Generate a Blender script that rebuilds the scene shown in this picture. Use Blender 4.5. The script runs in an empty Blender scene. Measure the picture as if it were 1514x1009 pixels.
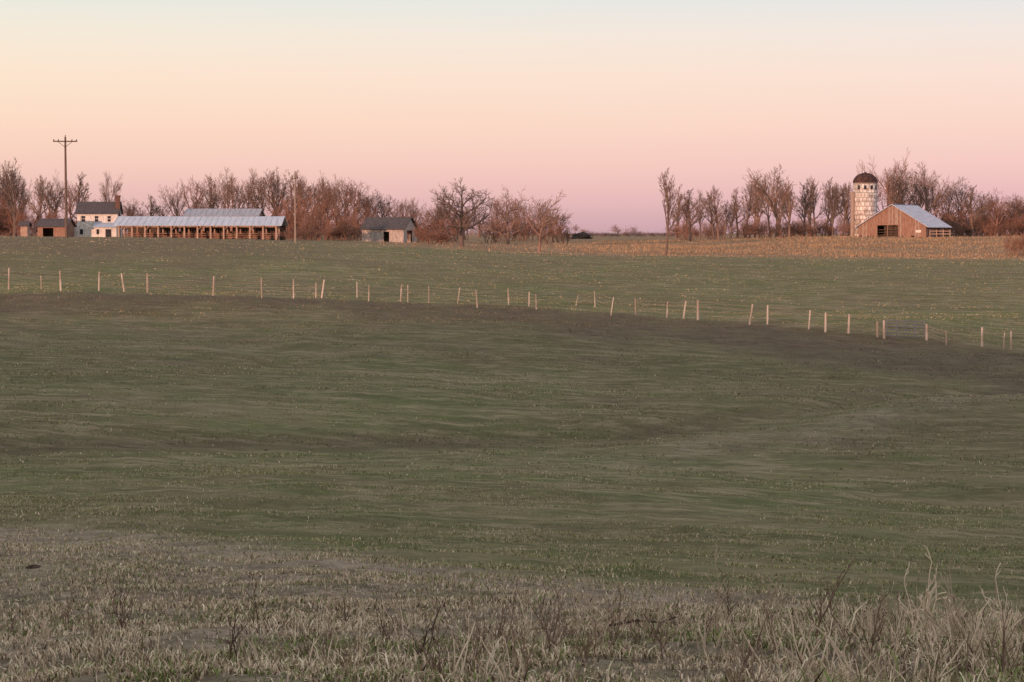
import bpy, math, random
import numpy as np
from mathutils import Vector, Matrix

F=3036.0; PITCH=math.atan(159.5/F)
scene=bpy.context.scene
scene.view_settings.view_transform='Standard'
scene.view_settings.look='None'
scene.view_settings.exposure=0
rs=np.random.RandomState(7)

def lin(c):
    return tuple(((v/255)/12.92 if v/255<=0.04045 else ((v/255+0.055)/1.055)**2.4) for v in c)

# ------------------------------------------------------------ terrain
def ang(py): return PITCH+math.atan((py-504.5)/F)
def th(px): return math.atan((px-757.0)/F)
D=[8,12,18,28,40,60,80,100,120,140,170,200,230,260,300,370,500]
T={0:[1012,937,885,822,772,690,600,525,468,430,395,366,349,350,352,352,349],
250:[1012,937,887,827,777,695,605,530,473,437,400,370,352,352,355,353,349],
500:[1012,936,890,838,785,700,610,533,477,442,408,380,361,356,356,353,349],
757:[1012,935,893,848,796,708,616,540,487,452,416,391,374,369,363,356,350],
1000:[1012,935,895,856,806,718,625,550,498,462,428,399,381,375,367,358,351],
1250:[1012,935,897,862,815,728,633,558,508,470,435,404,383,377,364,348,349],
1514:[1012,932,898,868,825,736,640,567,520,482,445,410,386,378,368,350,349]}
LD=np.linspace(math.log(0.5),math.log(12000),900)
cols=[];ths=[]
def smooth1(row):
    k=np.exp(-0.5*(np.arange(-12,13)/4.5)**2);k/=k.sum()
    return np.convolve(np.pad(row,12,mode='edge'),k,mode='valid')
for px in sorted(T):
    hs=[d*math.tan(ang(p)) for d,p in zip(D,T[px])]
    dd=[0.5,4]+D+[900,12000]; hh=[1.68,1.70]+hs+[1.3,1.5]
    cols.append(smooth1(np.interp(LD,np.log(dd),hh)));ths.append(math.degrees(th(px)))
# unseen rise added behind the viewpoint (its shadow covers the near pasture)
back=smooth1(np.interp(LD,np.log([.5,5,14,30,60,110,160,300,900,12000]),[1.68,1.70,1.5,-.3,-3.15,-4.6,-3.8,0.2,1.3,1.5]))
ths=[-180,-115,-45]+ths+[45,115,180]; cols=[back,back,cols[0]]+cols+[cols[-1],back,back]
cols=np.array(cols)
TH=np.linspace(-180,180,1441)
G=np.array([np.interp(TH,ths,cols[:,j]) for j in range(len(LD))]).T
k=np.exp(-0.5*(np.arange(-20,21)/7.0)**2);k/=k.sum()
Gp=np.pad(G,((20,20),(0,0)),mode='edge')
G=sum(k[i]*Gp[i:i+len(TH)] for i in range(41))

NT=rs.rand(256,256)
def vnoise(x,y):
    xi=np.floor(x).astype(int);yi=np.floor(y).astype(int)
    fx=x-xi;fy=y-yi;fx=fx*fx*(3-2*fx);fy=fy*fy*(3-2*fy)
    a=NT[xi%256,yi%256];b=NT[(xi+1)%256,yi%256];c=NT[xi%256,(yi+1)%256];d=NT[(xi+1)%256,(yi+1)%256]
    return (a*(1-fx)+b*fx)*(1-fy)+(c*(1-fx)+d*fx)*fy
def sstep(a,b,x):
    t=np.clip((x-a)/(b-a),0,1);return t*t*(3-2*t)
def pxof(x,y): return 757+F*np.tan(np.clip(np.arctan2(x,y),-1.2,1.2))
def swale_r(x,y):
    px=pxof(x,y)
    return np.interp(px,[-500,0,900,1200,1400,2200],[65,66,74,84,97,135])+(vnoise(x*.06+5,y*.04)-.5)*4
def gz(x,y):
    x=np.asarray(x,float);y=np.asarray(y,float)
    r=np.clip(np.hypot(x,y),0.5,11999);t=np.degrees(np.arctan2(x,y))
    u=(t+180)/360*1440; v=(np.log(r)-LD[0])/(LD[-1]-LD[0])*899
    ui=np.clip(np.floor(u).astype(int),0,1439);vi=np.clip(np.floor(v).astype(int),0,898)
    fu=u-ui;fv=v-vi
    h=(G[ui,vi]*(1-fu)+G[ui+1,vi]*fu)*(1-fv)+(G[ui,vi+1]*(1-fu)+G[ui+1,vi+1]*fu)*fv
    n=(vnoise(x*1.1,y*1.1)-.5)*0.10*np.clip((130-r)/90,.35,1)+(vnoise(x*3.1+9,y*3.1)-.5)*0.06
    n=n+(vnoise(x*.17,y*.17)-.5)*0.25*np.clip((r-20)/60,0,1)*np.clip((600-r)/300,0,1)
    n=n+(vnoise(x*.045+3,y*.06)-.5)*1.3*np.clip((r-25)/50,0,1)*np.clip((190-r)/60,0,1)
    n=n+(vnoise(x*.45+3,y*.5)-.5)*0.12*np.clip((r-10)/10,0,1)*np.clip((200-r)/60,0,1)
    n=n-(.34*np.exp(-((r-swale_r(x,y))/3.2)**2))*(y>0)
    n=n*np.clip(r/5,0,1)
    return -h+n
def pos(px,d):
    t=th(px);x=d*math.tan(t);y=d
    return x,y,float(gz(x,y))
def find_d(px,py,lo=60,hi=220):
    for d in np.arange(lo,hi,0.5):
        x,y,z=pos(px,d)
        p=504.5+F*math.tan(math.atan2(-z,y)-PITCH)
        if p<=py: return d
    return hi

# zones ------------------------------------------------------
FENCE=[(-400,138),(0,140),(250,139),(500,139),(757,139),(1000,133),(1250,127),(1514,123),(2200,112)]
def zones(x,y):
    x=np.asarray(x,float);y=np.asarray(y,float)
    r=np.hypot(x,y);px=pxof(x,y)
    n1=vnoise(x*.25,y*.12);n2=vnoise(x*.06+5,y*.04);n3=vnoise(x*.9,y*.35)
    b=np.interp(px,[-500,0,757,1514,2500],[46,40,28,19,15])
    dry=1-sstep(b*0.75,b*1.15,r+(n1-.5)*6+(n3-.5)*5)
    fd=np.interp(px,[p for p,_ in FENCE],[d for _,d in FENCE])
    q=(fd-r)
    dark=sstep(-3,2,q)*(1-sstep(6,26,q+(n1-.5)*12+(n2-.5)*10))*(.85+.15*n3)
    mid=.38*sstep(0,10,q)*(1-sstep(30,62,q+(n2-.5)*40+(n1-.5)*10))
    tr=swale_r(x,y)
    track_shade=np.exp(-((r-tr-1)/2.0)**2)*0.7*(.55+.6*n1)  # faint track line, darkened further as painted shading of the swale
    tan=sstep(228,246,r+(n1-.5)*8)*sstep(380,640,px+ (n2-.5)*120)
    br=sstep(160,212,r+(n1-.5)*24)*(.15+.85*(1-sstep(250,600,px)))+.3*sstep(140,160,r)*n1
    path=np.exp(-((r-b*.90+(n1-.5)*2)/(b*.10))**2)*(.6+.7*n3)
    straw_light=np.exp(-((r-tr+8)/5.)**2)*.32*sstep(300,1150,px)*(.4+n3)  # paler straw beside the swale, its lighter shading painted into the ground colour
    return dry,np.clip(np.maximum(dark+track_shade,mid),0,1),tan,np.clip(br,0,1),np.clip(path+straw_light,0,1)

# ------------------------------------------------------------ materials
def newmat(name):
    m=bpy.data.materials.new(name);m.use_nodes=True
    nt=m.node_tree;b=nt.nodes['Principled BSDF'];b.inputs['Roughness'].default_value=.9
    b.inputs['Specular IOR Level'].default_value=.15
    return m,nt,b
def mixc(nt,f,a,b_,mode='MIX'):
    n=nt.nodes.new('ShaderNodeMix');n.data_type='RGBA';n.blend_type=mode
    for inp,v in ((n.inputs[0],f),(n.inputs[6],a),(n.inputs[7],b_)):
        if isinstance(v,bpy.types.NodeSocket): nt.links.new(v,inp)
        elif isinstance(v,(int,float)): inp.default_value=v
        else: inp.default_value=(*v,1)
    return n.outputs[2]
def mul(nt,a,v):
    n=nt.nodes.new('ShaderNodeMath');n.operation='MULTIPLY';nt.links.new(a,n.inputs[0])
    if isinstance(v,bpy.types.NodeSocket): nt.links.new(v,n.inputs[1])
    else: n.inputs[1].default_value=v
    return n.outputs[0]
def noise(nt,scale,detail=4,vec=None,rough=.6,mapping=None,rot=0):
    n=nt.nodes.new('ShaderNodeTexNoise');n.inputs['Scale'].default_value=scale
    n.inputs['Detail'].default_value=detail;n.inputs['Roughness'].default_value=rough
    tc=nt.nodes.new('ShaderNodeTexCoord');o=tc.outputs['Object']
    if mapping:
        mp=nt.nodes.new('ShaderNodeMapping');mp.inputs['Scale'].default_value=mapping
        mp.inputs['Rotation'].default_value[2]=rot
        nt.links.new(o,mp.inputs[0]);o=mp.outputs[0]
    nt.links.new(o,n.inputs['Vector'])
    return n.outputs[0]
def ramp(nt,fac,lo,hi):
    n=nt.nodes.new('ShaderNodeMapRange');n.interpolation_type='SMOOTHSTEP'
    n.inputs[1].default_value=lo;n.inputs[2].default_value=hi
    nt.links.new(fac,n.inputs[0]);return n.outputs[0]
def attr(nt,name,out='Fac'):
    a=nt.nodes.new('ShaderNodeAttribute');a.attribute_name=name;return a.outputs[out]
def simple(name,c1,c2,scale=2,mapping=None,rough=.9,metal=0,lo=.35,hi=.65,bump=0):
    m,nt,b=newmat(name)
    f=ramp(nt,noise(nt,scale,6,mapping=mapping),lo,hi)
    nt.links.new(mixc(nt,f,c1,c2),b.inputs['Base Color'])
    b.inputs['Roughness'].default_value=rough;b.inputs['Metallic'].default_value=metal
    if bump:
        bp=nt.nodes.new('ShaderNodeBump');bp.inputs['Strength'].default_value=bump
        nt.links.new(f,bp.inputs['Height']);nt.links.new(bp.outputs[0],b.inputs['Normal'])
    return m

# ground material
gm,nt,b=newmat('pasture_ground')
n_big=ramp(nt,noise(nt,.05,5,mapping=(1,.7,1)),.40,.60)
n_patch=ramp(nt,noise(nt,.11,6,mapping=(.7,.8,1),rough=.65),.46,.62)
n_mid=ramp(nt,noise(nt,.30,6,mapping=(1,.8,1),rough=.7),.38,.62)
n_fine=ramp(nt,noise(nt,1.5,8,rough=.78),.38,.62)
n_str=ramp(nt,noise(nt,1.1,8,mapping=(.4,1,1),rough=.8),.47,.62)
n_dk=ramp(nt,noise(nt,.8,8,mapping=(.4,1.1,1.3),rough=.8),.50,.64)
n_mow=ramp(nt,noise(nt,.42,6,mapping=(.09,1,1),rough=.75,rot=.06),.47,.60)
n_mow2=ramp(nt,noise(nt,.30,6,mapping=(.12,1,1.7),rough=.75,rot=-.05),.50,.64)
n_clump=ramp(nt,noise(nt,7,7,rough=.75),.38,.62)
green=mixc(nt,n_big,(.172,.192,.074),(.235,.202,.112))
green=mixc(nt,n_mid,green,(.150,.186,.064))
green=mixc(nt,n_fine,mixc(nt,.5,green,(.092,.082,.044)),green)
green=mixc(nt,mul(nt,n_patch,.45),green,(.155,.118,.074))
green=mixc(nt,mul(nt,n_mow,.38),green,(.34,.29,.18))
green=mixc(nt,mul(nt,n_mow2,.35),green,(.10,.10,.048))
green=mixc(nt,mul(nt,n_str,.62),green,(.42,.355,.235))
green=mixc(nt,mul(nt,n_dk,.58),green,(.08,.074,.040))
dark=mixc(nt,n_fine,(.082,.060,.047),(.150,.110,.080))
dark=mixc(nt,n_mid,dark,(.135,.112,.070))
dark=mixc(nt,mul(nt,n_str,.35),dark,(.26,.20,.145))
dry=mixc(nt,n_fine,(.25,.20,.155),(.60,.49,.385))
dry=mixc(nt,mul(nt,n_mid,.45),dry,(.19,.21,.09))
dry=mixc(nt,n_clump,mixc(nt,.6,dry,(.09,.068,.05)),dry)
tan=mixc(nt,n_mid,(.32,.19,.11),(.42,.29,.18))
tan=mixc(nt,n_fine,mixc(nt,.5,tan,(.15,.09,.06)),tan)
tan=mixc(nt,mul(nt,n_mow2,.4),tan,(.14,.10,.06))
brown=mixc(nt,n_fine,(.14,.11,.07),(.23,.175,.11))
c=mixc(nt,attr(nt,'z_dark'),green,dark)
c=mixc(nt,attr(nt,'z_brown'),c,brown)
c=mixc(nt,attr(nt,'z_tan'),c,tan)
c=mixc(nt,attr(nt,'z_dry'),c,dry)
c=mixc(nt,mul(nt,attr(nt,'z_path_light'),.6),c,mixc(nt,n_fine,(.30,.235,.19),(.56,.46,.38)))
nt.links.new(c,b.inputs['Base Color'])
bp=nt.nodes.new('ShaderNodeBump');bp.inputs['Strength'].default_value=.9;bp.inputs['Distance'].default_value=.18
nt.links.new(noise(nt,3,8,rough=.8),bp.inputs['Height']);nt.links.new(bp.outputs[0],b.inputs['Normal'])

rr=np.exp(np.linspace(math.log(.5),math.log(11500),640))
a1=np.arange(-22,22.01,.14);a2=np.arange(24,336,3.0)
aa=np.radians(np.concatenate([a1,a2]));nA=len(aa);nR=len(rr)
X=(rr[:,None]*np.sin(aa)[None]).ravel();Y=(rr[:,None]*np.cos(aa)[None]).ravel();Z=gz(X,Y)
V=np.stack([X,Y,Z],1)
i=np.arange(nR-1)[:,None];j=np.arange(nA)[None];j2=(j+1)%nA
Q=np.stack([i*nA+j,(i+1)*nA+j,(i+1)*nA+j2,i*nA+j2],-1).reshape(-1,4)[:,::-1]
def mk(name,V,faces,mat,smooth=False,parent=None,attrs=None,col=None):
    me=bpy.data.meshes.new(name)
    V=np.asarray(V,dtype=np.float32);faces=np.asarray(faces,dtype=np.int32)
    n,k_=faces.shape
    me.vertices.add(len(V));me.vertices.foreach_set('co',V.ravel())
    me.loops.add(n*k_);me.loops.foreach_set('vertex_index',faces.ravel())
    me.polygons.add(n);me.polygons.foreach_set('loop_start',np.arange(n,dtype=np.int32)*k_)
    me.update(calc_edges=True)
    if smooth: me.polygons.foreach_set('use_smooth',np.ones(n,bool))
    if attrs:
        for kk,vv in attrs.items():
            a=me.attributes.new(kk,'FLOAT','POINT');a.data.foreach_set('value',np.asarray(vv,dtype=np.float32))
    if col is not None:
        a=me.attributes.new('Col','FLOAT_COLOR','POINT')
        a.data.foreach_set('color',np.hstack([col,np.ones((len(col),1))]).astype(np.float32).ravel())
    me.materials.append(mat)
    o=bpy.data.objects.new(name,me);scene.collection.objects.link(o)
    if parent: o.parent=parent
    return o
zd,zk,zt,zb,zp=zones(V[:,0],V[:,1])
mk('pasture_ground',V,Q,gm,True,attrs={'z_dry':zd,'z_dark':zk,'z_tan':zt,'z_brown':zb,'z_path_light':zp})

# ------------------------------------------------------------ mesh builder
class MB:
    def __init__(s): s.v=[];s.f=[];s.m=[]
    def tube(s,pts,rad,n=6,m=0,cap=True):
        base=len(s.v);N=len(pts)
        for i_,p in enumerate(pts):
            p=Vector(p)
            d=(Vector(pts[min(i_+1,N-1)])-Vector(pts[max(i_-1,0)])).normalized()
            a=d.orthogonal().normalized() if abs(d.z)<.9 else Vector((1,0,0)).cross(d).normalized()
            c_=d.cross(a)
            for k_ in range(n):
                t=2*math.pi*k_/n
                s.v.append(tuple(p+(a*math.cos(t)+c_*math.sin(t))*rad[i_]))
        for i_ in range(N-1):
            for k_ in range(n):
                s.f.append((base+i_*n+k_,base+i_*n+(k_+1)%n,base+(i_+1)*n+(k_+1)%n,base+(i_+1)*n+k_));s.m.append(m)
        if cap:
            s.f.append(tuple(base+(N-1)*n+k_ for k_ in range(n)));s.m.append(m)
            s.f.append(tuple(base+k_ for k_ in reversed(range(n))));s.m.append(m)
    def hexa(s,b4,t4,m=0):
        base=len(s.v);s.v+=[tuple(p) for p in b4]+[tuple(p) for p in t4]
        for f in ((3,2,1,0),(4,5,6,7),(0,1,5,4),(1,2,6,5),(2,3,7,6),(3,0,4,7)):
            s.f.append(tuple(base+q for q in f));s.m.append(m)
    def box(s,x0,x1,y0,y1,z0,z1,m=0):
        s.hexa([(x0,y0,z0),(x1,y0,z0),(x1,y1,z0),(x0,y1,z0)],[(x0,y0,z1),(x1,y0,z1),(x1,y1,z1),(x0,y1,z1)],m)
    def slab(s,p4,t,m=0):
        p4=[Vector(p) for p in p4];n=(p4[1]-p4[0]).cross(p4[3]-p4[0]).normalized()*t
        s.hexa(p4,[p+n for p in p4],m)
    def obj(s,name,mats,parent=None,loc=None,rot=0):
        me=bpy.data.meshes.new(name);me.from_pydata(s.v,[],s.f)
        for q in mats: me.materials.append(q)
        me.polygons.foreach_set('material_index',s.m);me.update()
        o=bpy.data.objects.new(name,me);scene.collection.objects.link(o)
        if parent: o.parent=parent
        if loc: o.location=loc
        o.rotation_euler[2]=rot
        return o
def empty(name,loc=(0,0,0),rot=0):
    o=bpy.data.objects.new(name,None);o.location=loc;o.rotation_euler[2]=rot
    o.empty_display_size=.5;scene.collection.objects.link(o);return o

# ------------------------------------------------------------ trees
def bark(name,cA,cB):
    m,nt,b=newmat(name)
    oi=nt.nodes.new('ShaderNodeObjectInfo')
    f=mixc(nt,oi.outputs['Random'],cA,cB)
    nz=ramp(nt,noise(nt,9,3),.3,.7)
    nt.links.new(mixc(nt,nz,mixc(nt,.35,f,(.06,.042,.036)),f),b.inputs['Base Color'])
    return m
M_bark=bark('bark_grey_brown',(.26,.175,.148),(.155,.118,.108))
M_red=bark('bark_reddish_twigs',(.30,.158,.12),(.20,.122,.10))
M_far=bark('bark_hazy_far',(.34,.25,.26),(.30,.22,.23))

def tree(name,seed,style,mat):
    R=random.Random(seed);mb=MB()
    def branch(p,d,L,r,lv,maxlv):
        ns=[5,4,3,2,2][lv];n=[7,5,3,3,3][lv]
        pts=[p.copy()];rad=[r];dirs=[d.copy()];q=p.copy();dd=d.copy()
        wob=[.07,.18,.26,.3,.3][lv]
        for s_ in range(ns):
            dd=(dd+Vector((R.gauss(0,wob),R.gauss(0,wob),R.gauss(0,wob*.6)+style['up']*.22*(lv>0)))).normalized()
            q=q+dd*L/ns;pts.append(q.copy());rad.append(max(r*(1-.62*(s_+1)/ns),style['tw']));dirs.append(dd.copy())
        mb.tube(pts,rad,n,cap=False)
        if lv>=maxlv: return
        nc=style['nc'][lv]
        for k_ in range(nc):
            t0=style['start'] if lv==0 else .22
            t=t0+(1-t0)*((k_+R.random()*.9)/nc)
            if k_==nc-1: t=1
            fi=t*ns;i0=min(int(fi),ns-1);fr=fi-i0
            bp_=pts[i0].lerp(pts[i0+1],fr);bd=dirs[min(i0+1,ns)]
            a=R.uniform(*style['ang'])*(1.1 if lv==0 else 1)*(.45 if t==1 else 1)
            az=k_*2.4+R.uniform(-.6,.6)
            o1=bd.orthogonal().normalized();o2=bd.cross(o1)
            nd=(bd*math.cos(a)+(o1*math.cos(az)+o2*math.sin(az))*math.sin(a)).normalized()
            if nd.z<-.1: nd.z*=.2
            if lv==0: Lc=style['limb']*R.uniform(.75,1.15)*(1.25-.65*t)
            else: Lc=L*style['ratio']*R.uniform(.65,1.15)*(1.2-.5*t)
            rr_=rad[i0]*(.62 if lv==0 else .55)
            branch(bp_,nd,Lc,max(rr_,style['tw']),lv+1,maxlv)
    if style.get('stems'):
        for k_ in range(style['stems']):
            a=R.uniform(.05,style['fan']);az=R.random()*6.28
            branch(Vector((R.gauss(0,style.get('base',.12)),R.gauss(0,style.get('base',.12)),-.02)),Vector((math.sin(a)*math.cos(az),math.sin(a)*math.sin(az),math.cos(a))),R.uniform(.4,.75),style['r'],1,4)
    else:
        branch(Vector((0,0,-.02)),Vector((R.gauss(0,.04),R.gauss(0,.04),1)).normalized(),style['trunk'],style['r'],0,4)
    zs=np.array(mb.v);top=zs[:,2].max();zs/=top
    me=bpy.data.meshes.new(name);me.from_pydata([tuple(q) for q in zs],[],mb.f);me.materials.append(mat);me.update()
    wid=np.percentile(np.abs(zs[:,:2]),97)*2
    return me,wid
S_vase=dict(up=.5,tw=.0015,nc=[8,6,5,4],start=.30,ang=(.35,.8),limb=.55,ratio=.58,trunk=.62,r=.026)
S_round=dict(up=.15,tw=.0015,nc=[10,7,6,5],start=.22,ang=(.6,1.15),limb=.55,ratio=.54,trunk=.6,r=.034)
S_tall=dict(up=.6,tw=.0019,nc=[12,5,4,4],start=.28,ang=(.4,.75),limb=.33,ratio=.58,trunk=.85,r=.026)
S_sparse=dict(up=.2,tw=.0018,nc=[9,6,4,3],start=.2,ang=(.5,1.0),limb=.5,ratio=.55,trunk=.6,r=.028)
S_shrub=dict(up=.3,tw=.0038,nc=[0,6,4,3],start=.2,ang=(.35,.9),limb=.5,ratio=.55,trunk=.5,r=.011,stems=9,fan=.75)
VAR={'vase':[tree('tree_vase',s,S_vase,M_bark) for s in (1,2,3,4)],
'round':[tree('tree_round',s,S_round,M_bark) for s in (11,12)],
'tall':[tree('tree_tall',s,S_tall,M_bark) for s in (21,22,23)],
'sparse':[tree('tree_sparse',s,S_sparse,M_bark) for s in (31,32)],
'shrub':[tree('shrub',s,S_shrub,M_red) for s in (41,42,43)],
'redvase':[tree('tree_redvase',s,S_vase,M_red) for s in (51,52)],
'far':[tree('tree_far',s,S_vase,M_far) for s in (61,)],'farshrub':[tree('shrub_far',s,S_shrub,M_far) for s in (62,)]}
R=random.Random(5)
def put(name,kind,px,top,d,width=None,parent=None,v=None,wf=1.0,rot=None):
    me,wid=VAR[kind][R.randrange(len(VAR[kind])) if v is None else v]
    x,y,z=pos(px,d);H=-d*math.tan(ang(top))-z
    o=bpy.data.objects.new(name,me);scene.collection.objects.link(o)
    sx=H*wf
    if width: sx=width*d/F/wid
    o.location=(x,y,z);o.scale=(sx,sx,H);o.rotation_euler[2]=R.random()*6.28 if rot is None else rot
    if parent: o.parent=parent
    return o
for kind,px,top,d,w,v in [('round',683,261,262,104,0),('sparse',797,274,240,88,0),('tall',984,247,236,56,1),
    ('vase',1147,242,385,74,1),('vase',1310,217,400,70,2),('vase',1368,238,395,70,0),('round',752,272,300,64,1),
    ('vase',165,252,362,46,3),('vase',22,232,350,68,1),('vase',68,250,360,52,2),('tall',116,252,372,44,0),
    ('vase',335,246,360,54,0),('vase',380,247,360,54,3),('vase',408,245,365,50,1),('tall',1063,273,350,38,2),('tall',1020,277,352,48,0)]:
    put('bare_tree',kind,px,top,d,w,v=v)
tl=empty('distant_tree_line')
def line(x0,x1,step,tops,d0,d1,kinds,w=(34,52)):
    px=x0
    while px<x1:
        top=np.interp(px,[t[0] for t in tops],[t[1] for t in tops])+R.uniform(-7,15)
        put('tree',R.choice(kinds),px,top,R.uniform(d0,d1),R.uniform(*w),parent=tl)
        px+=step*R.uniform(.4,1.7)
line(-60,110,16,[(-60,240),(0,240),(50,255),(110,268)],350,420,['vase','redvase','tall'],(38,58))
line(185,290,18,[(185,280),(290,272)],370,430,['vase','tall'],(34,48))
line(290,450,15,[(290,262),(330,250),(440,252)],370,420,['vase','tall','redvase'],(40,58))
line(440,545,12,[(440,256),(490,252),(545,275)],310,400,['redvase','redvase','vase'],(42,62))
line(545,650,13,[(545,280),(600,290),(650,292)],320,420,['redvase','vase'],(34,54))
line(650,835,18,[(650,300),(760,288),(835,305)],380,460,['vase','redvase'],(34,48))
line(1000,1095,13,[(1000,282),(1095,285)],360,430,['tall','vase'],(32,44))
line(1090,1290,11,[(1090,268),(1130,256),(1200,262),(1290,258)],370,450,['tall','tall','vase'],(34,50))
line(1285,1540,14,[(1285,240),(1340,252),(1400,262),(1440,272),(1520,290)],380,450,['vase','redvase','tall'],(42,64))
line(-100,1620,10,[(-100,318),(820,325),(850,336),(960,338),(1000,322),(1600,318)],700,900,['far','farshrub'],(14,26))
th_=empty('shrub_thicket')
def thick(x0,x1,step,h0,h1,d0,d1,kinds=('shrub',),w=(26,46)):
    px=x0
    while px<x1:
        put('shrub',R.choice(kinds),px,R.uniform(h0,h1),R.uniform(d0,d1),R.uniform(*w),parent=th_)
        px+=step*R.uniform(.6,1.4)
thick(-40,110,12,295,320,338,380)
thick(-40,50,12,275,305,345,380,w=(30,50))
thick(185,430,20,300,318,345,400)
thick(425,535,10,278,318,300,350,w=(30,50))
thick(430,530,13,312,335,262,295)
thick(540,700,12,298,322,320,380)
thick(620,670,14,325,340,280,300)
thick(725,840,11,310,332,300,380)
thick(1005,1270,11,318,334,372,420)
thick(1395,1540,8,296,322,385,430,w=(30,55))
thick(1400,1540,13,310,330,375,390,w=(30,55))
thick(1495,1560,12,335,350,250,262,w=(34,50))
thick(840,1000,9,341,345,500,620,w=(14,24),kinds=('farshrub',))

# ------------------------------------------------------------ building materials
M_wood=simple('weathered_boards',(.26,.175,.145),(.48,.36,.30),3,(4,4,.4))
M_woodr=simple('reddish_boards',(.19,.11,.085),(.34,.215,.17),3,(4,4,.4))
M_dkwood=simple('dark_timber',(.06,.045,.04),(.12,.085,.07),3,(3,3,.5))
M_white=simple('old_white_paint',(.50,.46,.44),(.72,.68,.65),2,(2,2,.7))
M_greyw=simple('greyed_whitewash',(.27,.235,.225),(.50,.45,.43),3,(4,4,.5))
M_greyb=simple('grey_barn_boards',(.24,.18,.155),(.38,.30,.26),3,(4,4,.5))
M_dkroof=simple('dark_shingles',(.055,.052,.06),(.11,.10,.11),5)
M_glass=simple('dark_window',(.02,.02,.025),(.04,.04,.05),1,rough=.2)
M_brick=simple('chimney_brick',(.10,.06,.05),(.16,.095,.08),6)
def metalroof(name,cA,cB):
    m,nt,b=newmat(name)
    f=ramp(nt,noise(nt,.8,6,mapping=(3,.5,.5)),.3,.7)
    f2=ramp(nt,noise(nt,2.5,5,mapping=(2,.6,1)),.58,.76)
    c_=mixc(nt,f,cA,cB);c_=mixc(nt,f2,c_,(.38,.31,.29))
    nt.links.new(c_,b.inputs['Base Color']);b.inputs['Roughness'].default_value=.6;b.inputs['Metallic'].default_value=.1
    return m
M_tin=metalroof('galvanised_roof',(.45,.49,.58),(.58,.62,.73))
M_tin2=metalroof('galvanised_roof_dull',(.36,.42,.54),(.46,.53,.66))
M_tin3=metalroof('galvanised_roof_old',(.30,.31,.37),(.40,.42,.50))

def gable_prof(x,W,eave,ridge): return eave+(ridge-eave)*max(0,1-abs(x)/(W/2))
def ridged_roof(mb,p4,t,nr,m):
    mb.slab(p4,t,m)
    a,b_,c_,d_=[Vector(p) for p in p4];n=(b_-a).cross(d_-a).normalized()
    for k_ in range(nr+1):
        f=k_/nr;p=a.lerp(b_,f);q=d_.lerp(c_,f);e=(b_-a).normalized()*.025
        mb.slab([p-e+n*(t+.002),p+e+n*(t+.002),q+e+n*(t+.002),q-e+n*(t+.002)],.035,m)

# ---- barn
def build_barn():
    x,y,z=pos(1318,360);e=empty('wooden_barn',(x,y,z-.05),math.radians(-30))
    W,L,ev,rg=12.2,12.5,2.0,5.7
    mb=MB();xx=-W/2;Rb=random.Random(3)
    while xx<W/2-.01:
        w=min(.3,W/2-xx);zl=gable_prof(xx,W,ev,rg)-.06;zr=gable_prof(xx+w,W,ev,rg)-.06
        c0=xx+w/2;z0=0
        if -2.7<c0<1.2: z0=2.15
        g=.012;o=Rb.uniform(-.02,.02);ju=Rb.choice([0,0,0,0,.25,.1]) if z0==0 else Rb.choice([0,-.1,0])
        mb.hexa([(xx+g,o,z0+ju),(xx+w-g,o,z0+ju),(xx+w-g,.05+o,z0+ju),(xx+g,.05+o,z0+ju)],
                [(xx+g,o,zl),(xx+w-g,o,zr),(xx+w-g,.05+o,zr),(xx+g,.05+o,zl)],Rb.choice([0,0,1]))
        mb.hexa([(xx+g,L,0),(xx+w-g,L,0),(xx+w-g,L+.05,0),(xx+g,L+.05,0)],
                [(xx+g,L,zl),(xx+w-g,L,zr),(xx+w-g,L+.05,zr),(xx+g,L+.05,zl)],0)
        xx+=w
    mb.box(-W/2,-W/2+.06,.08,L-.03,0,ev-.06,0)
    mb.obj('walls',[M_woodr,M_greyb],e)
    mb=MB()
    for k_ in range(6):
        yy=.15+k_*(L-.3)/5
        mb.box(W/2-.12,W/2+.08,yy-.09,yy+.09,0,ev-.05,0)
    mb.box(W/2-.05,W/2+.02,.3,4.6,0,1.5,0);mb.box(W/2-.05,W/2+.02,7.8,10,0,1.7,0)
    mb.box(W/2-3.3,W/2-3.2,.4,L-.4,0,2.9,0)
    mb.box(-2.78,-2.66,-.07,-.025,0,2.2,0);mb.box(1.16,1.28,-.07,-.025,0,2.2,0);mb.box(-2.66,1.16,-.07,-.025,2.1,2.25,0)
    mb.box(-.9,-.8,.06,.12,0,2.1,0)
    mb.obj('frame',[M_woodr],e)
    mb=MB();o_=.35
    ex=W/2+.55;ez=ev-(rg-ev)/(W/2)*.55
    ridged_roof(mb,[(ex,-o_,ez),(ex,L+o_,ez),(0,L+o_,rg),(0,-o_,rg)],.05,18,0)
    ridged_roof(mb,[(-ex,L+o_,ez),(-ex,-o_,ez),(0,-o_,rg),(0,L+o_,rg)],.05,18,0)
    mb.box(-.18,.18,-o_,L+o_,rg+.052,rg+.09,0)
    mb.obj('roof',[M_tin2],e)
    mb=MB();mb.box(4.3,5.3,-.09,-.03,.8,1.25,0);mb.obj('pale_hatch',[M_white],e)
    mb=MB()
    for k_ in range(3): mb.box(-2.6+.1,1.1,.1,.16,.35+k_*.45,.45+k_*.45,0)
    mb.box(-2.5,1.0,3,3.1,0,2.6,0)
    mb.obj('door_rails',[M_dkwood],e)
    mb=MB()
    for k_ in range(4): mb.box(W/2+.2+k_*1.2,W/2+.32+k_*1.2,1.5,1.6,-.3,1.3,0)
    for zz in (.5,1.0): mb.box(W/2+.2,W/2+4,1.43,1.5,zz,zz+.12,0)
    mb.obj('yard_rails',[M_wood],e)
build_barn()

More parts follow.
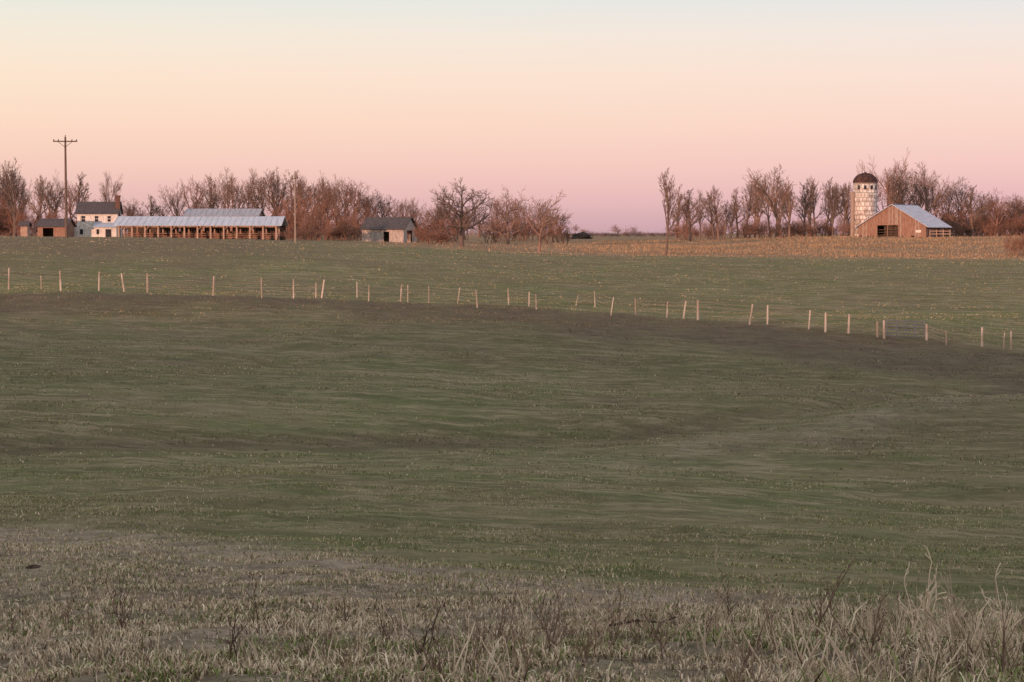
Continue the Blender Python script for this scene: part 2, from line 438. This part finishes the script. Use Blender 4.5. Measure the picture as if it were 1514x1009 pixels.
# ---- silo
def build_silo():
    x,y,z=pos(1278,368);e=empty('concrete_stave_silo',(x,y,z-.1),0);r=2.12;Hs=9.75
    m,nt,b=newmat('silo_staves')
    tc=nt.nodes.new('ShaderNodeTexCoord');sp=nt.nodes.new('ShaderNodeSeparateXYZ');nt.links.new(tc.outputs['Object'],sp.inputs[0])
    at=nt.nodes.new('ShaderNodeMath');at.operation='ARCTAN2';nt.links.new(sp.outputs[0],at.inputs[0]);nt.links.new(sp.outputs[1],at.inputs[1])
    mu=nt.nodes.new('ShaderNodeMath');mu.operation='MULTIPLY';mu.inputs[1].default_value=r;nt.links.new(at.outputs[0],mu.inputs[0])
    cb=nt.nodes.new('ShaderNodeCombineXYZ');nt.links.new(mu.outputs[0],cb.inputs[0]);nt.links.new(sp.outputs[2],cb.inputs[1])
    br=nt.nodes.new('ShaderNodeTexBrick');br.inputs['Scale'].default_value=1;br.inputs['Brick Width'].default_value=.62;br.inputs['Row Height'].default_value=.8
    br.inputs['Mortar Size'].default_value=.05;br.inputs['Color1'].default_value=(.78,.73,.70,1);br.inputs['Color2'].default_value=(.46,.41,.385,1);br.inputs['Mortar'].default_value=(.20,.17,.16,1)
    nt.links.new(cb.outputs[0],br.inputs['Vector'])
    f=ramp(nt,noise(nt,1.1,7,mapping=(1,1,.8),rough=.7),.50,.62)
    nt.links.new(mixc(nt,mul(nt,f,.8),br.outputs[0],(.22,.18,.165)),b.inputs['Base Color'])
    mb=MB();n=40;mb.tube([(0,0,0),(0,0,Hs)],[r,r],n,0);w=mb.obj('stave_wall',[m],e)
    for p in w.data.polygons:
        if len(p.vertices)==4:p.use_smooth=True
    mb=MB()
    zz=.3
    while zz<Hs:
        mb.tube([(0,0,zz),(0,0,zz+.04)],[r+.025,r+.025],n,0);zz+=.75 if zz<5 else 1.0
    mb.obj('steel_hoops',[M_woodr],e)
    mb=MB();pts=[];rad=[]
    for k_ in range(9):
        a=k_/8*math.pi/2*.98;pts.append((0,0,Hs+.03+1.75*math.sin(a)));rad.append((r+.08)*math.cos(a))
    mb.tube(pts,rad,n,0)
    for k_ in range(12):
        a=k_*math.pi/6
        mb.tube([((r+.1)*math.cos(q)*math.cos(a),(r+.1)*math.cos(q)*math.sin(a),Hs+.04+1.77*math.sin(q)) for q in np.linspace(0,1.5,8)],[.04]*8,4,0)
    mb.tube([(0,0,Hs+1.72),(0,0,Hs+2.0)],[.22,.18],10,0)
    mb.obj('dome_roof',[simple('rusty_dome',(.045,.028,.03),(.10,.055,.05),2)],e)
    mb=MB();mb.tube([(-r-.2,-.6,0),(-r-.2,-.6,Hs-1.6)],[.38,.38],10,0);mb.obj('unloading_chute',[M_greyb],e)
    mb=MB()
    for a in (-2.3,-1.75,-1.2,-.7,.2):
        cx,cy=math.cos(a),math.sin(a);t=Vector((-cy,cx,0));c_=Vector((cx,cy,0))*(r+.015);h=.22
        p=[c_-t*h+Vector((0,0,Hs-1.15)),c_+t*h+Vector((0,0,Hs-1.15)),c_+t*h+Vector((0,0,Hs-.45)),c_-t*h+Vector((0,0,Hs-.45))]
        mb.slab(p,.04,0)
    mb.obj('openings',[M_glass],e)
build_silo()

def gable_house(name,px,d,L,Dp,ev,rg,rot,wallm,roofm,windows=(),doors=(),sink=.05,enddoor=None,metal=False,planks=True,chim=None):
    x,y,z=pos(px,d);e=empty(name,(x,y,z-sink),rot)
    mb=MB()
    def wall_plank(x0,x1,yy,holes):
        xx=x0
        while xx<x1-.01:
            w=min(.28,x1-xx);c0=xx+w/2;segs=[(0,ev-.04)]
            for hx0,hx1,hz0,hz1 in holes:
                if hx0<c0<hx1: segs=[s_ for s_ in [(0,hz0),(hz1,ev-.04)] if s_[1]-s_[0]>.03]
            for s0,s1 in segs: mb.box(xx+.004,xx+w-.004,yy,yy+.06,s0,s1,0)
            xx+=w
    wall_plank(-L/2,L/2,-Dp/2,list(windows)+list(doors))
    mb.box(-L/2,L/2,Dp/2-.06,Dp/2,0,ev-.04,0)
    for sx in (-1,1):
        yy=-Dp/2+.07
        while yy<Dp/2-.08:
            w=min(.28,Dp/2-.07-yy);z1=ev+(rg-ev)*(1-abs(yy)/(Dp/2))-.05;z2=ev+(rg-ev)*(1-abs(yy+w)/(Dp/2))-.05
            z0=0
            if enddoor and sx==1 and enddoor[0]<yy+w/2<enddoor[1]: z0=enddoor[2]
            xa,xb=(L/2-.06,L/2) if sx==1 else (-L/2,-L/2+.06)
            mb.hexa([(xa,yy,z0),(xb,yy,z0),(xb,yy+w,z0),(xa,yy+w,z0)],[(xa,yy,z1),(xb,yy,z1),(xb,yy+w,z2),(xa,yy+w,z2)],0)
            yy+=w
    mb.obj('walls',[wallm],e)
    mb=MB();o_=.3;s_=(rg-ev)/(Dp/2);ey=Dp/2+o_;ez=ev-s_*o_
    if metal:
        ridged_roof(mb,[(-L/2-o_,-ey,ez),(L/2+o_,-ey,ez),(L/2+o_,0,rg),(-L/2-o_,0,rg)],.05,int(L*1.2),0)
    else: mb.slab([(-L/2-o_,-ey,ez),(L/2+o_,-ey,ez),(L/2+o_,0,rg),(-L/2-o_,0,rg)],.08,0)
    mb.slab([(L/2+o_,ey,ez),(-L/2-o_,ey,ez),(-L/2-o_,.003,rg),(L/2+o_,.003,rg)],.08,0)
    mb.obj('roof',[roofm],e)
    if windows:
        mb=MB();mg=MB()
        for a,b_,c_,d_ in windows:
            mg.box(a,b_,-Dp/2+.07,-Dp/2+.1,c_,d_,0)
            mb.box(a-.08,a,-Dp/2-.04,-Dp/2-.003,c_-.08,d_+.08,0);mb.box(b_,b_+.08,-Dp/2-.04,-Dp/2-.003,c_-.08,d_+.08,0)
            mb.box(a,b_,-Dp/2-.04,-Dp/2-.003,c_-.08,c_,0);mb.box(a,b_,-Dp/2-.04,-Dp/2-.003,d_,d_+.08,0)
            mb.box(a,b_,-Dp/2+.02,-Dp/2+.05,(c_+d_)/2-.03,(c_+d_)/2+.03,0)
        mg.obj('window_glass',[M_glass],e);mb.obj('window_trim',[M_white],e)
    if chim:
        cx,cy,cw,ct=chim;mb=MB();mb.box(cx-cw/2,cx+cw/2,cy-cw/2,cy+cw/2,0,ct,0);mb.box(cx-cw/2-.08,cx+cw/2+.08,cy-cw/2-.08,cy+cw/2+.08,ct,ct+.2,0);mb.obj('chimney',[M_brick],e)
    return e
h=gable_house('white_farmhouse',148,330,6.4,5,4.1,5.85,math.radians(4),M_white,M_dkroof,
   windows=[(-2.5,-1.9,2.7,3.6),(-.4,.2,2.7,3.6),(1.6,2.2,2.7,3.6)],chim=(3.1,-1.3,.75,6.7))
mb=MB();mb.box(-3.6,3.3,-5.2,-2.55,0,1.75,0);mb.hexa([(-3.6,-5.2,1.75),(-.4,-5.2,1.75),(-.4,-2.6,1.75),(-3.6,-2.6,1.75)],[(-2.02,-5.2,2.5),(-1.98,-5.2,2.5),(-1.98,-2.6,2.5),(-2.02,-2.6,2.5)],0)
mb.obj('front_wing',[M_white],h)
mb=MB();mb.slab([(-.38,-5.5,1.78),(3.6,-5.5,1.78),(3.6,-2.5,2.5),(-.38,-2.5,2.5)],.06,0)
mb.obj('wing_roof',[M_tin2],h)
mb=MB()
for a,b_ in ((-2.4,-1.9),(.2,.6),(1.6,2.5)): mb.box(a,b_,-5.24,-5.205,.7 if a<1 else 0,1.5,0)
mb.obj('wing_windows',[M_glass],h)
gable_house('wooden_shed',84,322,4.6,4,1.9,3.0,math.radians(-6),M_woodr,M_dkroof,doors=[(-1.4,.3,0,1.6)])
gable_house('small_outbuilding',38,300,1.0,1.3,2.1,2.6,0,M_wood,M_dkroof)
gable_house('weathered_shack',576,298,6.4,5.6,2.15,3.75,math.radians(-17),M_greyw,M_dkroof,doors=[(.2,1.0,0,1.7)],enddoor=(-1.4,.9,1.9),sink=.2)
gable_house('machine_shed',333,345,12.0,8,3.9,5.0,0,M_woodr,M_tin3,metal=True)

def pole_shed():
    d=285;x,y,z=pos(299,d);e=empty('open_pole_shed',(x,y,z-.15),math.radians(1));L=22.0;Dp=9;ev=2.15;rg=3.3
    mb=MB();n=13
    for k_ in range(n):
        xx=-L/2+.3+k_*(L-.6)/(n-1)
        mb.box(xx-.11,xx+.11,-Dp/2,-Dp/2+.2,0,ev-.1,0)
        mb.box(xx-.09,xx+.09,-.09,.09,0,rg-.3,0)
        if k_<n-1 and k_%2==0:
            mb.tube([(xx+.09,-Dp/2+.09,1.5),(xx+.75,-Dp/2+.09,ev-.1)],[.05,.05],4)
    mb.box(-L/2,L/2,-Dp/2+.22,-Dp/2+.28,ev-.32,ev-.08,0)
    mb.tube([(L/2-.2,-Dp/2+.2,.1),(L/2-.2,-.5,ev+.4)],[.08,.08],4);mb.tube([(L/2-.2,-.3,.1),(L/2-.2,-Dp/2+.4,ev-.2)],[.08,.08],4)
    mb.obj('posts_and_beams',[M_wood],e)
    mb=MB()
    xx=-L/2
    Rb=random.Random(8)
    while xx<L/2:
        hh=ev-.05 if Rb.random()>.1 else ev*.6
        mb.box(xx+.006,xx+.29,Dp/2-.1,Dp/2-.04,0,hh,0);xx+=.3
    mb.obj('back_wall',[M_dkwood],e)
    mb=MB()
    for k_ in range(9):
        xx=-L/2+1+k_*2.3
        mb.box(xx,xx+Rb.uniform(1.0,1.9),-1.6,-.4,0,Rb.uniform(.6,1.2),0)
        for q in (.3,.6,.9): mb.box(xx-.2,xx+2,-2.6,-2.54,q,q+.12,0)
    mb.obj('mangers_and_rails',[M_woodr],e)
    mb=MB();o_=.5;s_=(rg-ev)/(Dp/2);ey=Dp/2+o_;ez=ev-s_*o_
    ridged_roof(mb,[(-L/2-o_,-ey,ez),(L/2+o_,-ey,ez),(L/2+o_,0,rg),(-L/2-o_,0,rg)],.05,28,0)
    ridged_roof(mb,[(L/2+o_,ey,ez),(-L/2-o_,ey,ez),(-L/2-o_,.003,rg),(L/2+o_,.003,rg)],.05,28,0)
    mb.obj('roof',[M_tin],e)
pole_shed()

def upole(px,d,top,arm,mat,r=.15):
    x,y,z=pos(px,d);H=-d*math.tan(ang(top))-z
    e=empty('utility_pole',(x,y,z-.2),math.radians(6));H+=.2
    mb=MB();mb.tube([(0,0,0),(0,0,H)],[r,r*.62],10);mb.obj('pole',[mat],e)
    if arm:
        mb=MB();zc=H-.55
        mb.hexa([(-1.35,-.2,zc),(1.35,-.2,zc),(1.35,-.11,zc),(-1.35,-.11,zc)],[(-1.35,-.2,zc+.13),(1.35,-.2,zc+.13),(1.35,-.11,zc+.13),(-1.35,-.11,zc+.13)])
        for sx in (-1,1): mb.tube([(sx*.75,-.22,zc),(0,-.22,zc-.6)],[.03,.03],5)
        mb.obj('crossarm',[M_dkwood],e)
        mb=MB()
        for xx in (-1.25,-.75,.75,1.25): mb.tube([(xx,-.155,zc+.133),(xx,-.155,zc+.2),(xx,-.155,zc+.3)],[.03,.07,.04],8)
        mb.tube([(0,0,H),(0,0,H+.22)],[.05,.05],8)
        mb.obj('insulators',[M_glass],e)
    else:
        mb=MB();mb.box(-.35,.35,-.16,-.1,H-.9,H-.82);mb.tube([(-.3,-.13,H-.815),(-.3,-.13,H-.65)],[.05,.04],8);mb.tube([(.3,-.13,H-.815),(.3,-.13,H-.65)],[.05,.04],8)
        mb.obj('bracket',[M_dkwood],e)
M_pole=simple('pole_wood_dark',(.10,.075,.065),(.17,.12,.10),4,(4,4,.3))
M_pole2=simple('pole_wood_pale',(.24,.195,.18),(.33,.27,.245),4,(4,4,.3))
upole(99,232,203,True,M_pole,.17);upole(437,238,253,False,M_pole2,.11)

# ---- fence
M_post=simple('fence_post_wood',(.30,.25,.22),(.52,.46,.42),.9,(1,1,.6),lo=.4,hi=.6)
posts=[(13,397,429),(61,408,429),(90,401,431),(146,403,431),(184,405,432),(218,404,433),(315,409,438),(387,411,441),(434,413,442),(467,418,441),(475,414,442),(528,417,442),(545,421,446),(592,421,446),(603,422,447),(634,423,448),(676,426,450),(706,429,456),(752,427,452),(782,432,454),(793,435,458),(851,436,452),(880,431,455),(903,441,467),(940,442,466),(986,448,471),(1010,445,472),(1032,444,474),(1108,451,481),(1135,453,481),(1196,460,488),(1221,464,492),(1255,466,494),(1298,476,499),(1308,475,501),(1371,480,504),(1400,490,511),(1453,485,514),(1485,495,517),(1496,490,518),(1545,492,522),(1590,496,526)]
fe=empty('wire_fence');mb=MB();Rf=random.Random(9);tops=[]
ext=[(-60,398,428),(-110,398,427)]
for px,tp,bs in sorted(ext+posts):
    d=find_d(px,bs,100,175);x,y,z=pos(px,d);hh=(bs-tp)/F*d
    lx=Rf.gauss(0,.07);ly=Rf.gauss(0,.05)
    if px in (475,676,903,1010,1108): lx=.16
    r=Rf.uniform(.04,.066)*(1.2 if (bs-tp)>26 else .75)
    if px in (1298,1308,1371,1032): lx=0;r=.08
    p0=Vector((x,y,z-.15));p1=Vector((x+lx*hh,y+ly*hh,z+hh))
    mb.tube([p0,p0.lerp(p1,.5),p1],[r,r*.95,r*.85],7)
    tops.append((px,p0,p1,hh))
mb.obj('fence_posts',[M_post],fe)
mb=MB()
for (pa,a0,a1,_),(pb,b0,b1,_) in zip(tops[:-1],tops[1:]):
    if pa==1308 : continue
    for f in (.35,.55,.75,.93):
        a=a0.lerp(a1,f);b_=b0.lerp(b1,f);m_=a.lerp(b_,.5)-Vector((0,0,.03))
        mb.tube([a,m_,b_],[.012]*3,3,cap=False)
M_wire=simple('rusty_wire',(.20,.165,.15),(.30,.26,.24),3)
mb.obj('fence_wires',[M_wire],fe)
ga=[t for t in tops if t[0]==1308][0];gb=[t for t in tops if t[0]==1371][0]
A=ga[1]+Vector((.15,0,.3));B=gb[1]+Vector((-.15,0,.3));mb=MB();Hg=.95
for f in (0,.2,.4,.6,.8,1): mb.tube([A+Vector((0,0,Hg*f)),B+Vector((0,0,Hg*f))],[.026]*2,6)
for f in (0,.25,.5,.75,1):
    p=A.lerp(B,f);mb.tube([p,p+Vector((0,0,Hg))],[.026]*2,6)
mb.obj('farm_gate',[simple('gate_steel',(.12,.135,.185),(.17,.185,.24),3,rough=.5,metal=.3)])

def lump(name,px,d,w,hh,mat,n=1,seed=1):
    x,y,z=pos(px,d);Rl=random.Random(seed);Vv=[];Ff=[]
    na,nb=18,8
    for i_ in range(nb+1):
        ph=i_/nb*math.pi/2
        for j_ in range(na):
            t=j_/na*2*math.pi;k_=1+Rl.uniform(-.22,.22)
            Vv.append((w/2*math.cos(ph)*math.cos(t)*k_,w/2*math.cos(ph)*math.sin(t)*k_,hh*math.sin(ph)*(1+Rl.uniform(-.15,.15))-.03))
    for i_ in range(nb):
        for j_ in range(na):
            Ff.append((i_*na+j_,i_*na+(j_+1)%na,(i_+1)*na+(j_+1)%na,(i_+1)*na+j_))
    o=mk(name,Vv,Ff,mat);o.location=(x,y,z);return o
M_pile=simple('dark_brush',(.03,.028,.03),(.07,.055,.05),4,bump=.5)
p_=lump('brush_pile',860,420,4.2,1.3,M_pile,seed=4)

# ------------------------------------------------------------ grass
gmm,nt,b=newmat('grass_blades')
a=nt.nodes.new('ShaderNodeAttribute');a.attribute_name='Col';nt.links.new(a.outputs['Color'],b.inputs['Base Color'])
def blades(name,x,y,hh,w,lean,col,bd=.75):
    N=len(x);z=gz(x,y)
    az=rs.rand(N)*6.283;sx,sy=np.cos(az)*w/2,np.sin(az)*w/2
    la=rs.rand(N)*6.283;lx,ly=np.cos(la)*lean*hh,np.sin(la)*lean*hh
    P=np.zeros((N,5,3))
    P[:,0]=np.stack([x-sx,y-sy,z-.01],1);P[:,1]=np.stack([x+sx,y+sy,z-.01],1)
    P[:,2]=np.stack([x-sx*.8+lx*.35,y-sy*.8+ly*.35,z+hh*.55],1);P[:,3]=np.stack([x+sx*.8+lx*.35,y+sy*.8+ly*.35,z+hh*.55],1)
    P[:,4]=np.stack([x+lx,y+ly,z+hh*np.sqrt(np.clip(1-lean**2*.6,.15,1))],1)
    base=np.arange(N)[:,None]*5
    Tt=np.concatenate([base+np.array([0,1,3]),base+np.array([0,3,2]),base+np.array([2,3,4])],1).reshape(-1,3)
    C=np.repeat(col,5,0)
    C=C.reshape(N,5,3);C[:,0:2]*=bd;C=C.reshape(-1,3)  # blade bases darkened, shadow at the roots put into the colour
    return mk(name,P.reshape(-1,3),Tt,gmm,col=C)
STRAW=np.array([.82,.67,.51]);STRAW2=np.array([.60,.475,.355]);GREEN=np.array([.20,.25,.085]);BROWN=np.array([.17,.11,.078]);OLIVE=np.array([.34,.31,.165])
def pick(N,w):
    cs=np.array([STRAW,STRAW2,GREEN,BROWN,OLIVE]);w=np.array(w,float)
    if w.ndim==1: w=np.tile(w,(N,1))
    w/=w.sum(1,keepdims=True);cu=np.cumsum(w,1);r=rs.rand(N,1);idx=(r>cu).sum(1).clip(0,4)
    return np.clip(cs[idx]*rs.uniform(.65,1.2,(N,1)),0,.85)
def sample(N,d0,d1,p=1.0,pxr=(-120,1640)):
    u=rs.rand(N);d=1/(1/d1+(1/d0-1/d1)*u)
    px=rs.uniform(*pxr,N);return d*(px-757)/F,d,px
x,y,px=sample(150000,6.5,26)
n=vnoise(x*2.2,y*2.2);n2=vnoise(x*.9+3,y*.9);n4=vnoise(x*7,y*7)
keep=rs.rand(len(x))<np.clip(-.65+1.5*n+1.2*n4,.03,1)
x,y,px,n,n2=[q[keep] for q in (x,y,px,n,n2)];N=len(x)
hh=rs.uniform(.015,.06,N)*(.3+1.4*n)*(1+.6*sstep(900,1500,px));tall=rs.rand(N)<.012+.04*sstep(800,1400,px);hh[tall]*=2.3
w=np.stack([.4+1.6*n2,.9+n2*0,2.2*np.clip(1.1-1.7*n2,0,1),.5+n2*0,.4+n2*0],1)
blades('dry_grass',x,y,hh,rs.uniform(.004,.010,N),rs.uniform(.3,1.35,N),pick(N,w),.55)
x,y,px=sample(80000,14,48)
n=vnoise(x*1.3,y*.8);n3=vnoise(x*3.3,y*2.4);dz=zones(x,y)[0]
keep=rs.rand(len(x))<np.clip(dz*(n*1.0+n3*1.1-.65)*1.4,0,1);x,y,px,n=[q[keep] for q in (x,y,px,n)];N=len(x)
blades('dry_grass_strip',x,y,rs.uniform(.02,.065,N)*(.5+.9*n),rs.uniform(.007,.016,N),rs.uniform(.3,1.3,N),pick(N,[.8,1.3,.5,.5,.5]),.65)
def sample_py(N,d0,d1,pxr=(-80,1600)):
    d=rs.uniform(0,1,N)**.8*(d1-d0)+d0;px=rs.uniform(*pxr,N);return d*(px-757)/F,d,px
def field(name,N,d0,d1,h0,h1,w0,w1,amp=1):
    x,y,px=sample_py(N,d0,d1)
    n=vnoise(x*.25,y*.7);n2=vnoise(x*.12+3,y*.09);n3=vnoise(x*.8,y*1.8)
    keep=rs.rand(len(x))<np.clip((n*.9+n3*.7-.5)*1.6,0.02,1);x,y,px,n,n2=[q[keep] for q in (x,y,px,n,n2)];N=len(x)
    dz,kz,tz,bz,pz=zones(x,y)
    w=np.stack([.05+.6*dz+.5*tz,.5+.8*dz+.8*tz+.3*n2*(1-kz),.7*(1-dz*.6)*(1-kz)*(1-tz)+.1,.12+.9*kz+.4*tz,1.4*(1-tz)+.1],1)
    col=pick(N,w);col[:,0]*=1+.15*tz;col[:,2]*=1-.25*tz
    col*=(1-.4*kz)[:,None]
    blades(name,x,y,rs.uniform(h0,h1,N)*(.6+.8*n),rs.uniform(w0,w1,N),rs.uniform(.5,1.3,N),col,.95)
field('pasture_grass',150000,22,60,.02,.065,.008,.02)
field('pasture_grass_slope',130000,55,150,.03,.07,.02,.05)
field('pasture_grass_upper',50000,140,240,.03,.07,.04,.09)
x,y,px=sample_py(50000,236,372,(560,1560))
n=vnoise(x*.12,y*.1);k_=rs.rand(len(x))<sstep(700,1050,px)*(.15+n)+.1;x,y,px,n=[q[k_] for q in (x,y,px,n)];N=len(x)
col=np.array([.40,.28,.185])*rs.uniform(.5,1.25,(N,1))
blades('tall_tan_grass',x,y,rs.uniform(.12,.4,N)*(.4+n),rs.uniform(.04,.09,N),rs.uniform(.1,.7,N),col)

# weeds near
def stemmat(name,a_,b_):
    wm,nt,b=newmat(name);oi=nt.nodes.new('ShaderNodeObjectInfo')
    nt.links.new(mixc(nt,oi.outputs['Random'],a_,b_),b.inputs['Base Color']);return wm
wm=stemmat('dry_weed_stems',(.32,.245,.185),(.76,.62,.48));wd=stemmat('brown_weed_stems',(.10,.062,.05),(.27,.18,.14))
def weed(seed,ns,fan,nc,m=wm):
    return tree('weed_stalk',seed,dict(up=.25,tw=.0056,nc=[0,nc,2,0],start=.3,ang=(.3,.8),limb=.4,ratio=.38,trunk=.8,r=.010,stems=ns,fan=fan,base=.03),m)
VAR['weed']=[weed(71,2,.35,4),weed(72,3,.5,3),weed(73,1,.25,5),weed(74,5,.6,3)]
VAR['brown']=[weed(75,2,.4,5,wd),weed(76,4,.6,4,wd),weed(77,6,.7,3,wd)]
VAR['spike']=[tree('grass_spikes',s,dict(up=.1,tw=.007,nc=[0,0,0,0],start=.3,ang=(.2,.5),limb=.4,ratio=.35,trunk=.8,r=.014,stems=ns,fan=.8,base=.06),wm) for s,ns in ((81,4),(82,6),(83,3))]
we=empty('dried_weed_stalks')
for kd,px,top,d,v in [('weed',885,820,10.5,1),('brown',905,860,11,1),('weed',1050,800,12,0),('weed',1155,816,13,0),('brown',1215,818,11.5,0),('weed',1375,802,12,1),('weed',1420,816,11,1),('weed',1440,850,10.5,3),('brown',175,842,13,2),('brown',372,850,13,0),('brown',618,885,9.5,1),('brown',345,890,9.5,0),('brown',740,850,11,1),('brown',815,865,10,2),('weed',1300,850,12,1),('weed',1340,845,12,3),('brown',95,870,14,0),('weed',480,880,12,1),('weed',1500,835,11,1),('weed',560,880,13,2),('brown',1080,845,12.5,0),('weed',960,860,12,3),('brown',700,905,9,2),('brown',870,900,9,1),('weed',1160,850,12.5,2),('weed',1365,835,11,3),('brown',1290,870,10,1),('brown',1490,890,9,2),('brown',780,900,8.6,1),('brown',640,930,8.6,0)]:
    put('stalk',kd,px,top,d,None,parent=we,v=v,wf=R.uniform(.75,1.05))
for k_ in range(340):
    px=R.uniform(-40,1560);d=R.uniform(7.6,14)
    if R.random()>.2+.8*min(1,max(0,(px-250)/900)): continue
    x_,y_,z_=pos(px,d);pyg=504.5+F*math.tan(math.atan2(-z_,d)-PITCH)
    hp=R.uniform(.07,.26)*F/d
    kd=R.choice(['weed','spike','brown'] if px>1000 else ['weed','spike','brown','brown'])
    put('stalk',kd,px,pyg-hp,d,None,parent=we,wf=R.uniform(.7,1.1))
for k_ in range(55):
    d=R.uniform(9,13);px=R.uniform(1280,1560);x_,y_,z_=pos(px,d);pyg=504.5+F*math.tan(math.atan2(-z_,d)-PITCH)
    put('stalk',R.choice(['spike','weed']),px,pyg-R.uniform(.10,.22)*F/d,d,None,parent=we,wf=R.uniform(.6,1))
M_dirt=simple('dark_dirt',(.035,.025,.02),(.09,.065,.045),14,bump=.6)
for k_,(px,py,w) in enumerate([(45,845,.22),(320,948,.09),(180,967,.10),(70,975,.08),(1205,918,.12),(1190,930,.10),(565,928,.08),(190,1000,.08),(1480,935,.1),(392,668,.18),(302,618,.2)]):
    d=find_d(px,py,7.5,200);o=lump('dirt_clod',px,d,w,w*.3,M_dirt,seed=k_+20)
mb=MB();x,y,z=pos(955,12.3);mb.tube([(x-.22,y,z+.05),(x-.05,y,z+.08),(x+.1,y,z+.07),(x+.2,y+.02,z+.1)],[.009,.009,.007,.004],6);mb.tube([(x-.05,y,z+.08),(x+.0,y,z+.0)],[.006,.004],5)
mb.obj('fallen_stick',[simple('stick_bark',(.06,.04,.035),(.1,.07,.06),8)])

# ------------------------------------------------------------ world
w=bpy.data.worlds.new('World');scene.world=w;w.use_nodes=True;nt=w.node_tree
bg=nt.nodes['Background']
SAZ=math.radians(210);SEL=math.radians(3.0)
sky=nt.nodes.new('ShaderNodeTexSky');sky.sky_type='NISHITA';sky.sun_disc=False;sky.sun_elevation=SEL;sky.sun_rotation=SAZ
tc=nt.nodes.new('ShaderNodeTexCoord');nm=nt.nodes.new('ShaderNodeVectorMath');nm.operation='NORMALIZE';nt.links.new(tc.outputs['Generated'],nm.inputs[0])
sp=nt.nodes.new('ShaderNodeSeparateXYZ');nt.links.new(nm.outputs[0],sp.inputs[0])
mx=nt.nodes.new('ShaderNodeMath');mx.operation='MAXIMUM';mx.inputs[1].default_value=0;nt.links.new(sp.outputs[2],mx.inputs[0])
pw=nt.nodes.new('ShaderNodeMath');pw.operation='POWER';pw.inputs[1].default_value=.5;nt.links.new(mx.outputs[0],pw.inputs[0])
cr=nt.nodes.new('ShaderNodeValToRGB');nt.links.new(pw.outputs[0],cr.inputs[0])
el=cr.color_ramp
def zc(py): return math.sqrt(max(0,math.sin(-ang(py))))
stops=[(0,(198,162,172)),(zc(325),(216,176,182)),(zc(285),(235,192,190)),(zc(240),(246,206,196)),(zc(180),(251,219,202)),(zc(110),(251,229,213)),(zc(50),(244,234,223)),(zc(2),(232,234,230)),(.46,(222,226,228)),(.65,(218,217,217)),(1,(214,211,212))]
el.elements[0].position=0;el.elements[0].color=(*lin(stops[0][1]),1)
el.elements[1].position=1;el.elements[1].color=(*lin(stops[-1][1]),1)
for p,c_ in stops[1:-1]:
    q=el.elements.new(p);q.color=(*lin(c_),1)
mr=nt.nodes.new('ShaderNodeMapRange');mr.inputs[1].default_value=-.25;mr.inputs[2].default_value=.25;nt.links.new(sp.outputs[0],mr.inputs[0])
tint=mixc(nt,mr.outputs[0],(1.01,1.0,.94),(.99,.96,1.0))
c1=mixc(nt,1.0,cr.outputs[0],tint,'MULTIPLY')
sm=nt.nodes.new('ShaderNodeVectorMath');sm.operation='SCALE';sm.inputs['Scale'].default_value=.1;nt.links.new(sky.outputs[0],sm.inputs[0])
c2=mixc(nt,.05,c1,sm.outputs[0])
nt.links.new(c2,bg.inputs[0]);bg.inputs[1].default_value=1.04

sd=bpy.data.lights.new('sun','SUN');sd.energy=4.2;sd.color=(1,.52,.33);sd.angle=math.radians(1.0)
so=bpy.data.objects.new('sun',sd);scene.collection.objects.link(so)
s=Vector((math.sin(SAZ)*math.cos(SEL),math.cos(SAZ)*math.cos(SEL),math.sin(SEL)))
so.rotation_euler=s.to_track_quat('Z','Y').to_euler();so.location=s*50

cd=bpy.data.cameras.new('camera');cd.sensor_width=36;cd.lens=36*F/1514;cd.clip_end=20000;cd.clip_start=.1
co=bpy.data.objects.new('camera',cd);scene.collection.objects.link(co);co.rotation_euler=(math.pi/2-PITCH,0,0)
scene.camera=co
